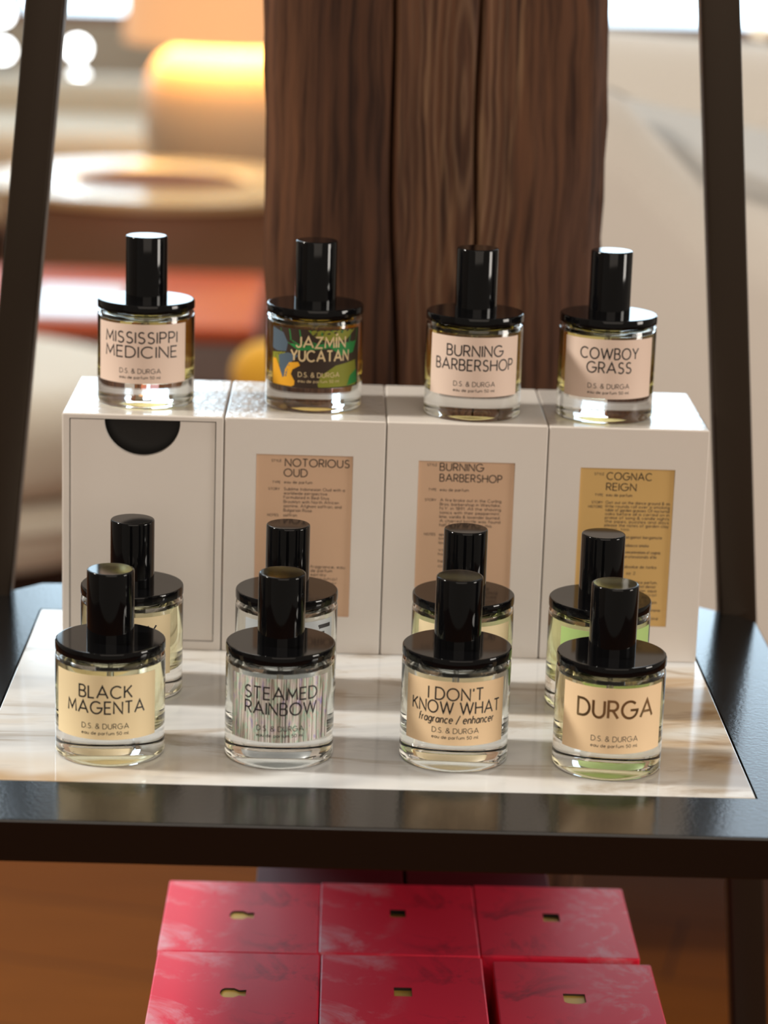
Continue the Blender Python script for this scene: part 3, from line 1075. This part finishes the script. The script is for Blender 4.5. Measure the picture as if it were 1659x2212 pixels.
bottle(-110.1, 80.1, 0, 'second-row bottle with pale yellow perfume behind the far-left front bottle', liq_pale,
       lambda r: label_part(r, pap_cream, 48, Z0, Z1, [('Y', 5.6, 4.4, 12.0, 36.0, {'w': .14})], 4), MD)
bottle(-34.5, 78.4, 0, 'second-row bottle with frosted grey label behind the rainbow-striped bottle', liq_clear,
       lambda r: label_part(r, pap_frost, 56, Z0, Z1, [('F', 7.2, 7.5, 15.2, 36.4, {'w': .27, 'slant': .45})], 6), MD)
bottle(51.9, 79.2, 0, 'second-row bottle with plain cream label behind the peach-labelled front bottle', liq_green,
       lambda r: label_part(r, pap_cream, HALF, Z0, Z1, [], 0), MD)
bottle(118.7, 76.7, 0, 'second-row bottle with green label behind the gold-foil bottle', liq_green,
       lambda r: label_part(r, pap_green, HALF, Z0, Z1, [], 8), MD)

bottle(-112.2, 181.9, BH, 'bottle standing on the leftmost white box, blush label and golden perfume', liq_gold,
       lambda r: label_part(r, pap_blush, HALF, Z0, Z1 + .6, std([('MISSISSIPPI', 5.6, 40.0, -1.2, 36.8, ), ('MEDICINE', 5.6, 40.0, -1.2, 29.4)], .2, ink, -1.2), -3), TP)


def jazmin(r):
    gr, ol, br, sl, mu = [paper(n, c) for n, c in (('print_green', lin(38, 128, 62)), ('print_olive', lin(128, 132, 42)),
                          ('print_brown', lin(52, 38, 28)), ('print_slate', lin(78, 94, 108)), ('print_mustard', lin(222, 160, 36)))]
    e = 25.2 * math.radians(HALF)
    l, rr = -e + 1.4, e + 1.4
    P = [
        (ol, [(l, 30), (l + 9, 31), (l + 14, 27), (l + 9, 23), (l, 24)]),
        (gr, [(l + 6, 43.2), (rr - 1.5, 43.2), (rr - 2.5, 37), (rr - 5, 31), (rr - 13, 30), (rr - 19, 34), (l + 17, 32.5), (l + 11, 36), (l + 7, 38)]),
        (ol, [(l + 22, 43.2), (rr - 4, 43.2), (rr - 10, 38), (rr - 18, 37.5), (l + 20, 40)]),
        (br, [(l + 19, 40.5), (l + 22, 43), (l + 25, 40), (l + 28, 39), (l + 22, 36), (l + 19, 38)]),
        (sl, [(l + 1, 42.8), (l + 8, 41), (l + 11, 36), (l + 10, 31.5), (l + 4, 31), (l, 32), (l, 42.8)]),
        (ol, [(rr - 26, 13.8), (rr - 24, 20), (rr - 16, 25), (rr - 3, 27), (rr - 1.5, 18), (rr - 2, 13.8)]),
        (gr, [(rr - 9, 14), (rr - 7, 19), (rr - 2, 22), (rr - .8, 15)]),
        (br, [(l + 14, 13.6), (l + 15, 23), (l + 22, 29), (rr - 14, 27.5), (rr - 24, 22), (rr - 27, 19), (rr - 25, 13.6)]),
        (sl, [(l + 5, 29), (l + 11, 31), (l + 17, 30), (l + 13, 26), (l + 11, 22), (l + 10, 17), (l + 8, 17), (l + 6, 22)]),
        (mu, [(l + .6, 13.6), (l + .4, 27), (l + 3, 27), (l + 5, 24), (l + 8, 17.5), (l + 9, 18.5), (l + 9.5, 22), (l + 12, 26), (l + 17, 26.6), (l + 18, 24.8), (l + 14, 22.5),
              (l + 13, 20), (l + 15.2, 16.5), (l + 15, 14.4), (l + 13.4, 13.6)]),
    ]
    L = std([('JAZMÍN', 5.4, 26.0, 4.0, 36.4), ('YUCATAN', 5.4, 31.2, 3.6, 29.4)], .6, ink_cream, 3.0)
    L = [(a[0], a[1], a[2], a[3], a[4], {**a[5], 'w': .16 if a[1] > 4 else .13}) for a in L]
    return label_part(r, br, HALF, Z0, Z1 + .4, L, 3.2, P)


bottle(-25.0, 182.7, BH, 'bottle with green, brown and mustard printed label and amber perfume', liq_amber, jazmin, TP)
bottle(57.2, 172, BH, 'bottle on the box second from the right, blush label before the dark post', liq_gold,
       lambda r: label_part(r, pap_blush, HALF, Z0, Z1 + .6, std([('BURNING', 5.5, 30.0, -.6, 36.6), ('BARBERSHOP', 5.5, 43.6, -.6, 29.3)], .2, ink, -.5), -2), TP)
bottle(126.2, 176.3, BH, 'bottle standing on the rightmost white box before the cream armchair', liq_gold,
       lambda r: label_part(r, pap_blush, HALF, Z0, Z1 + .6, std([('COWBOY', 5.5, 31.0, -1, 36.4), ('GRASS', 5.5, 23.2, -1, 29.2)], .2, ink, -.8), -2), TP)

# ------------------------------------------------------------------ crimson boxes on the lower shelf
RZ = -.150
RH = .152


def slot_bottle(w=13.0):
    """lying bottle silhouette, mm"""
    h = 5.6
    pts = []
    for k in range(9):
        a = math.radians(90 + 180 * k / 8)
        pts.append((-3.6 + 2.8 * math.cos(a), h / 2 * math.sin(a)))
    pts += [(0.5, -h / 2), (3.2, -1.6), (6.4, -1.9), (6.6, 1.9), (3.2, 1.6), (0.5, h / 2)]
    return [(x * w / 13 * M, y * 1.9 * M) for x, y in pts]


def slot_square(w, h, rounded=False):
    if rounded:
        pts = [(-w / 2, h / 2), (-w / 2, -h / 4)] + [(w / 2 * math.cos(math.radians(a)), -h / 4 + -h / 4 * math.sin(math.radians(180 - a))) for a in range(165, 0, -15)] + [(w / 2, -h / 4), (w / 2, h / 2)]
    else:
        pts = [(-w / 2, -h / 2), (w / 2, -h / 2), (w / 2, h / 2), (-w / 2, h / 2)]
    return [(x * M, y * M) for x, y in pts]


def red_box(cx, cy, w, d, label, slot=None, off=(0, 0), rz=0.0, zt=RZ, floor=None, mt=None):
    root = thing('crimson_gift_box', label, 'box', (cx, cy, zt - RH), rz, 'crimson boxes on the lower shelf')
    mb = MB()
    h = [(x + off[0], y + off[1]) for x, y in slot] if slot else None
    prism(mb, rrect(w, d, .0014, 3), 0, RH, mt or red_print_sheen, .0008, hole=h, hole_depth=.0030, hole_mt=dark_inside, floor_mt=dark_inside)
    mb.build('carton', root)
    if h:
        gm = MB()
        xs = [p[0] for p in h]
        ys = [p[1] for p in h]
        q = [(x, y) for x, y in h]
        if sum(a[0] * b[1] - b[0] * a[1] for a, b in zip(q, q[1:] + q[:1])) < 0:
            q = q[::-1]
        q = [((x - off[0]) * .97 + off[0], (y - off[1]) * .97 + off[1]) for x, y in q]
        prism(gm, q, RH - .0030, RH - (.0010 if floor is None else floor), gold, 0)
        gm.build('gold_insert', root)
    return root


R2, R1 = (.1036, .1975), (.0095, .1025)     # back row / front row depth spans
YR2, YR1 = sum(R2) / 2, sum(R1) / 2
red_box(-.0562, YR2 - .001, .0835, R2[1] - R2[0], 'crimson box with lying gold bottle cutout, back left of the stack', slot_bottle(), (0, .001))
red_box(.0276, YR2 + .001, .0840, R2[1] - R2[0], 'crimson box with small black square cutout, back middle of the stack', slot_square(8.4, 9.6), (0, .006), floor=.0027)
red_box(.1114, YR2 + .0025, .0830, R2[1] - R2[0], 'crimson box with half gold square cutout, back right of the stack', slot_square(8.8, 10.4), (-.001, .004), floor=.0022, mt=red_print_sheen_mirrored)
red_box(-.0555, YR1, .0840, R1[1] - R1[0], 'crimson box with lying gold bottle cutout, front left of the stack', slot_bottle(), (-.001, -.002))
red_box(.0285, YR1 + .0005, .0832, R1[1] - R1[0], 'crimson box with dull square cutout, front middle of the stack', slot_square(9.0, 10.0), (0, .003), floor=.0016)
red_box(.1165, YR1 - .003, .0822, R1[1] - R1[0], 'crimson box with rounded gold cutout, front right past a gap', slot_square(11.0, 11.5, True), (-.002, .003), mt=red_print_sheen_mirrored)
red_box(-.0095, .2485, .0820, .088, 'crimson box behind the stack, shadow painted into its colour, left one', None, zt=RZ - .004, mt=shaded_crimson)
red_box(.0735, .2495, .0800, .088, 'crimson box behind the stack, shadow painted into its colour, right one', None, zt=RZ - .004, mt=shaded_crimson)

# ------------------------------------------------------------------ furniture of the lobby
def soft_box(mb, x0, x1, y0, y1, z0, z1, r, mt, top=None, crown=0.0):
    """cushion: rounded in plan and profile; top(x) may lower the upper edge"""
    L = []
    n = 8
    prof = [(math.sin(math.radians(90 * k / n)), 1 - math.cos(math.radians(90 * k / n))) for k in range(n + 1)]
    cx, cy = (x0 + x1) / 2, (y0 + y1) / 2

    def ring(ins, zf):
        pts = rrect(x1 - x0 - 2 * ins, y1 - y0 - 2 * ins, max(r - ins, .004) if r > ins else .004, 8, cx, cy)
        # add points along the straight runs
        out = []
        for a, b in zip(pts, pts[1:] + pts[:1]):
            out.append(a)
            d = math.hypot(b[0] - a[0], b[1] - a[1])
            if d > .08:
                k = 12
                for j in range(1, k):
                    out.append((a[0] + (b[0] - a[0]) * j / k, a[1] + (b[1] - a[1]) * j / k))
        return [(x, y, zf(x, y)) for x, y in out]
    tz = lambda x: (top(x) if top else z1)
    for s, c in prof:
        L.append(ring(r * (1 - s), lambda x, y, c=c: z0 + r * c))
    for k in range(1, 4):
        L.append(ring(0, lambda x, y, k=k: z0 + r + (tz(x) - r - z0 - r) * k / 4))
    for s, c in reversed(prof):
        L.append(ring(r * (1 - s), lambda x, y, c=c: tz(x) - r * c))
    mb.loops(L, mt)


def cylinder_part(mb, cx, cy, z0, z1, r, mt, bev=.004, seg=64):
    mb.lathe([(0, z0), (r - bev, z0), (r, z0 + bev), (r, z1 - bev), (r - bev, z1), (0, z1)], mt, seg, (cx, cy), 0, 1.0)


# cream armchair on the right
ac = thing('armchair', 'large cream upholstered armchair on the right behind the stand', 'armchair', (0.65, 1.7, FZ))


def part_of(root, mb, name, smooth=40, parent=None):
    o = mb.build(name, parent or root, smooth)
    o.data.transform(Matrix.Translation(-Vector(root.location)))
    return o


m = MB()
soft_box(m, 0.02, 1.25, 1.72, 2.05, FZ + .17, .215, .10, cream_fab, top=lambda x: .222 - .06 * max(x - .3, 0))
part_of(ac, m, 'backrest')
m = MB()


def arm_top(x):
    t = min(max((x - .20) / .20, 0), 1)
    t = t * t * (3 - 2 * t)
    return .215 - .140 * t - .05 * max(x - .40, 0)


soft_box(m, 0.00, 1.20, 1.33, 1.56, FZ + .17, .2, .085, cream_fab, top=arm_top)
part_of(ac, m, 'armrest')
m = MB()
soft_box(m, 0.08, 1.15, 1.54, 1.74, FZ + .17, -.28, .05, cream_fab)
part_of(ac, m, 'seat_cushion')
for x, y in ((.10, 1.40), (1.1, 1.40), (.10, 1.98), (1.1, 1.98)):
    m = MB()
    cylinder_part(m, x, y, FZ, FZ + .175, .022, darkwood)
    part_of(ac, m, 'foot')

# round side table with a pale ring rim
st = thing('round_side_table', 'round side table with pale glossy ring top and brown centre', 'side table', (-.435, 4.65, FZ))
m = MB()
zt = -.300
m.lathe([(0, zt - .03), (.37, zt - .03), (.385, zt - .022), (.385, zt - .006), (.378, zt), (.215, zt), (.205, zt - .004), (.20, zt - .012), (0, zt - .012)], lightwood, 96, (-.435, 4.65), 0, 1.0)
part_of(st, m, 'table_top')
m = MB()
m.lathe([(0, zt - .0118), (.199, zt - .0118), (.199, zt - .004), (0, zt - .004)], inlay_m, 64, (-.435, 4.65), 0, 1.0)
part_of(st, m, 'centre_inlay')
m = MB()
pr = []
cylinder_part(m, -.435, 4.65, FZ, zt - .03, .345, brownwood, .006, 48)
part_of(st, m, 'drum_base')

# table lamp on a dark side table
LX, LY = -.30, 5.45
lt = thing('lamp_table', 'dark low table carrying the lamp beyond the round side table', 'side table', (LX, LY, FZ))
m = MB()
box(m, LX - .34, LX + .34, LY - .28, LY + .28, -.48, -.45, darkwood, .004)
part_of(lt, m, 'table_top')
for sx in (-1, 1):
    for sy in (-1, 1):
        m = MB()
        box(m, LX + sx * .31 - .02, LX + sx * .31 + .02, LY + sy * .25 - .02, LY + sy * .25 + .02, FZ, -.48, darkwood, .003)
        part_of(lt, m, 'leg')
lamp = thing('table_lamp', 'lit table lamp with round sand-coloured base and peach shade', 'lamp', (LX, LY, -.45))
m = MB()
m.lathe([(0, -.45), (.16, -.45), (.18, -.44), (.215, -.36), (.232, -.27), (.232, -.19), (.218, -.12), (.195, -.085), (.165, -.066), (.10, -.060), (0, -.060)], ceramic, 72, (LX, LY), 0, 1.0)
part_of(lamp, m, 'base')
m = MB()
m.lathe([(0, -.061), (.016, -.061), (.016, .04), (0, .04)], bronze, 24, (LX, LY), 0, 1.0)
part_of(lamp, m, 'stem')
m = MB()
m.lathe([(.285, -.045), (.27, .34), (.267, .34), (.282, -.045), (.285, -.045)], shade_m, 72, (LX, LY), 0, 1.0)
part_of(lamp, m, 'lamp_shade')
m = MB()
m.lathe([(0, .035), (.02, .04), (.035, .07), (.035, .09), (.02, .115), (0, .12)], bulb_m, 24, (LX, LY), 0, 1.0)
part_of(lamp, m, 'bulb')
ld = bpy.data.lights.new('shade_opening_light', 'AREA')
ld.shape = 'DISK'
ld.size = 0.54
ld.energy = 9
ld.color = (1.0, 0.60, 0.17)
lo = bpy.data.objects.new('shade_opening_light', ld)
COL.objects.link(lo)
lo.location = (LX, LY, -.035)

# orange bench with a white magazine
bn = thing('low_bench', 'low bench with orange leather top and taupe frame on the left', 'bench', (-.60, 3.74, FZ))
m = MB()
box(m, -1.05, -.165, 3.42, 4.07, -.450, -.420, orange_lea, .012, .03, 5)
part_of(bn, m, 'leather_top')
m = MB()
box(m, -1.04, -.175, 3.43, 4.06, -.530, -.450, taupe, .004, .03, 5)
part_of(bn, m, 'frame')
for x in (-1.0, -.22):
    for y in (3.48, 4.0):
        m = MB()
        box(m, x - .025, x + .025, y - .025, y + .025, FZ, -.53, darkwood, .003)
        part_of(bn, m, 'leg')
mg = MB()
box(mg, -.60, -.43, 3.46, 3.80, -.420, -.410, white_m, .001, .003)
o = mg.build('magazine')
o.data.transform(Matrix.Translation((.515, -3.63, .42)))
o.location = (-.515, 3.63, -.42)
tag(o, 'white glossy magazine lying on the orange bench', 'magazine')

# ivory pouf
pf = thing('pouf', 'round ivory pouf with a piped seam at the left edge', 'pouf', (-.66, 2.95, FZ))
PX, PY, PR = -.66, 3.0, .345
m = MB()
soft = [(0, -.585)] + [(PR - .05 + .05 * math.cos(math.radians(a)), -.53 + .055 * math.sin(math.radians(a))) for a in range(-90, 1, 15)] + \
       [(PR - .09 + .09 * math.cos(math.radians(a)), -.50 + .09 * math.sin(math.radians(a))) for a in range(0, 91, 10)] + [(.12, -.404), (0, -.402)]
m.lathe(soft, pouf_fab, 72, (PX, PY), 0, 1.0)
part_of(pf, m, 'seat_cushion')
m = MB()
m.lathe([(0, -.70), (PR - .05, -.70), (PR - .02, -.69), (PR - .005, -.66), (PR - .005, -.62), (PR - .03, -.59), (0, -.585)], pouf_fab, 72, (PX, PY), 0, 1.0)
part_of(pf, m, 'base')
m = MB()
m.lathe([(PR - .004 + .008 * math.cos(math.radians(a)), -.625 + .008 * math.sin(math.radians(a))) for a in range(0, 361, 30)], pouf_fab, 72, (PX, PY), 0, 1.0)
part_of(pf, m, 'piping')
m = MB()
cylinder_part(m, PX, PY, FZ, -.70, PR - .07, darkwood)
part_of(pf, m, 'plinth')

# yellow ball cushion by the post
m = MB()
m.lathe([(.05 * math.sin(math.radians(a)), -.05 * math.cos(math.radians(a)) * .92) for a in range(0, 181, 10)], yellow_fab, 40, (0, 0), 0, 1.0)
o = m.build('round_cushion', loc=(-.115, 2.4, -.30))
tag(o, 'small round yellow cushion low beside the timber post', 'cushion')

# beige sofa in the far left
sf = thing('sofa', 'beige sofa under the far windows on the left', 'sofa', (-1.1, 6.6, FZ))
m = MB()
soft_box(m, -2.0, -.42, 6.75, 7.0, FZ + .1, -.26, .06, beige_fab)
part_of(sf, m, 'backrest')
m = MB()
soft_box(m, -1.9, -.5, 6.15, 6.78, FZ + .1, -.36, .06, beige_fab)
part_of(sf, m, 'seat_cushion')
for x in (-2.1, -.52):
    m = MB()
    soft_box(m, x, x + .16, 6.15, 7.0, FZ + .08, -.29, .05, brownwood)
    part_of(sf, m, 'armrest')

# glowing globes added to stand for glints near the far windows
glow_m = mat('glint_globe_bright', (1, 1, 1), emit=(0.92, 0.97, 1.0, 1), estr=16)
glow_dim = mat('glint_globe_dim', (1, 1, 1), emit=(0.80, 0.68, 0.48, 1), estr=2.2)
for (x, z, y, r, gm, lab) in ((-.93, -.225, 7.6, .030, glow_m, 'upper white globe added as a glint right of the left stand leg'),
                              (-.878, -.297, 7.15, .031, glow_m, 'lower white globe added as a glint right of the left stand leg'),
                              (-1.19, -.115, 7.6, .030, glow_m, 'upper white globe added as a glint left of the left stand leg'),
                              (-1.124, -.207, 7.15, .027, glow_m, 'lower white globe added as a glint left of the left stand leg'),
                              (1.385, -.085, 7.6, .030, glow_dim, 'dim tan globe added as a glint at the upper right edge')):
    gl_ = thing('glint_globe', lab, 'lamp', (x, y, z), 0, 'added glint globes by the far windows')
    m = MB()
    m.lathe([(0, -r)] + [(r * math.sin(math.radians(a)), -r * math.cos(math.radians(a))) for a in range(15, 166, 15)] + [(0, r)], gm, 24, (0, 0), 0, 1.0)
    m.build('added_globe', gl_)
    m = MB()
    m.lathe([(0, FZ - z), (.07, FZ - z), (.07, FZ - z + .015), (.008, FZ - z + .02), (.008, -r + .002), (0, -r + .002)], bronze, 20, (0, 0), 0, 1.0)
    m.build('stem', gl_)  # stem of the added glint globe
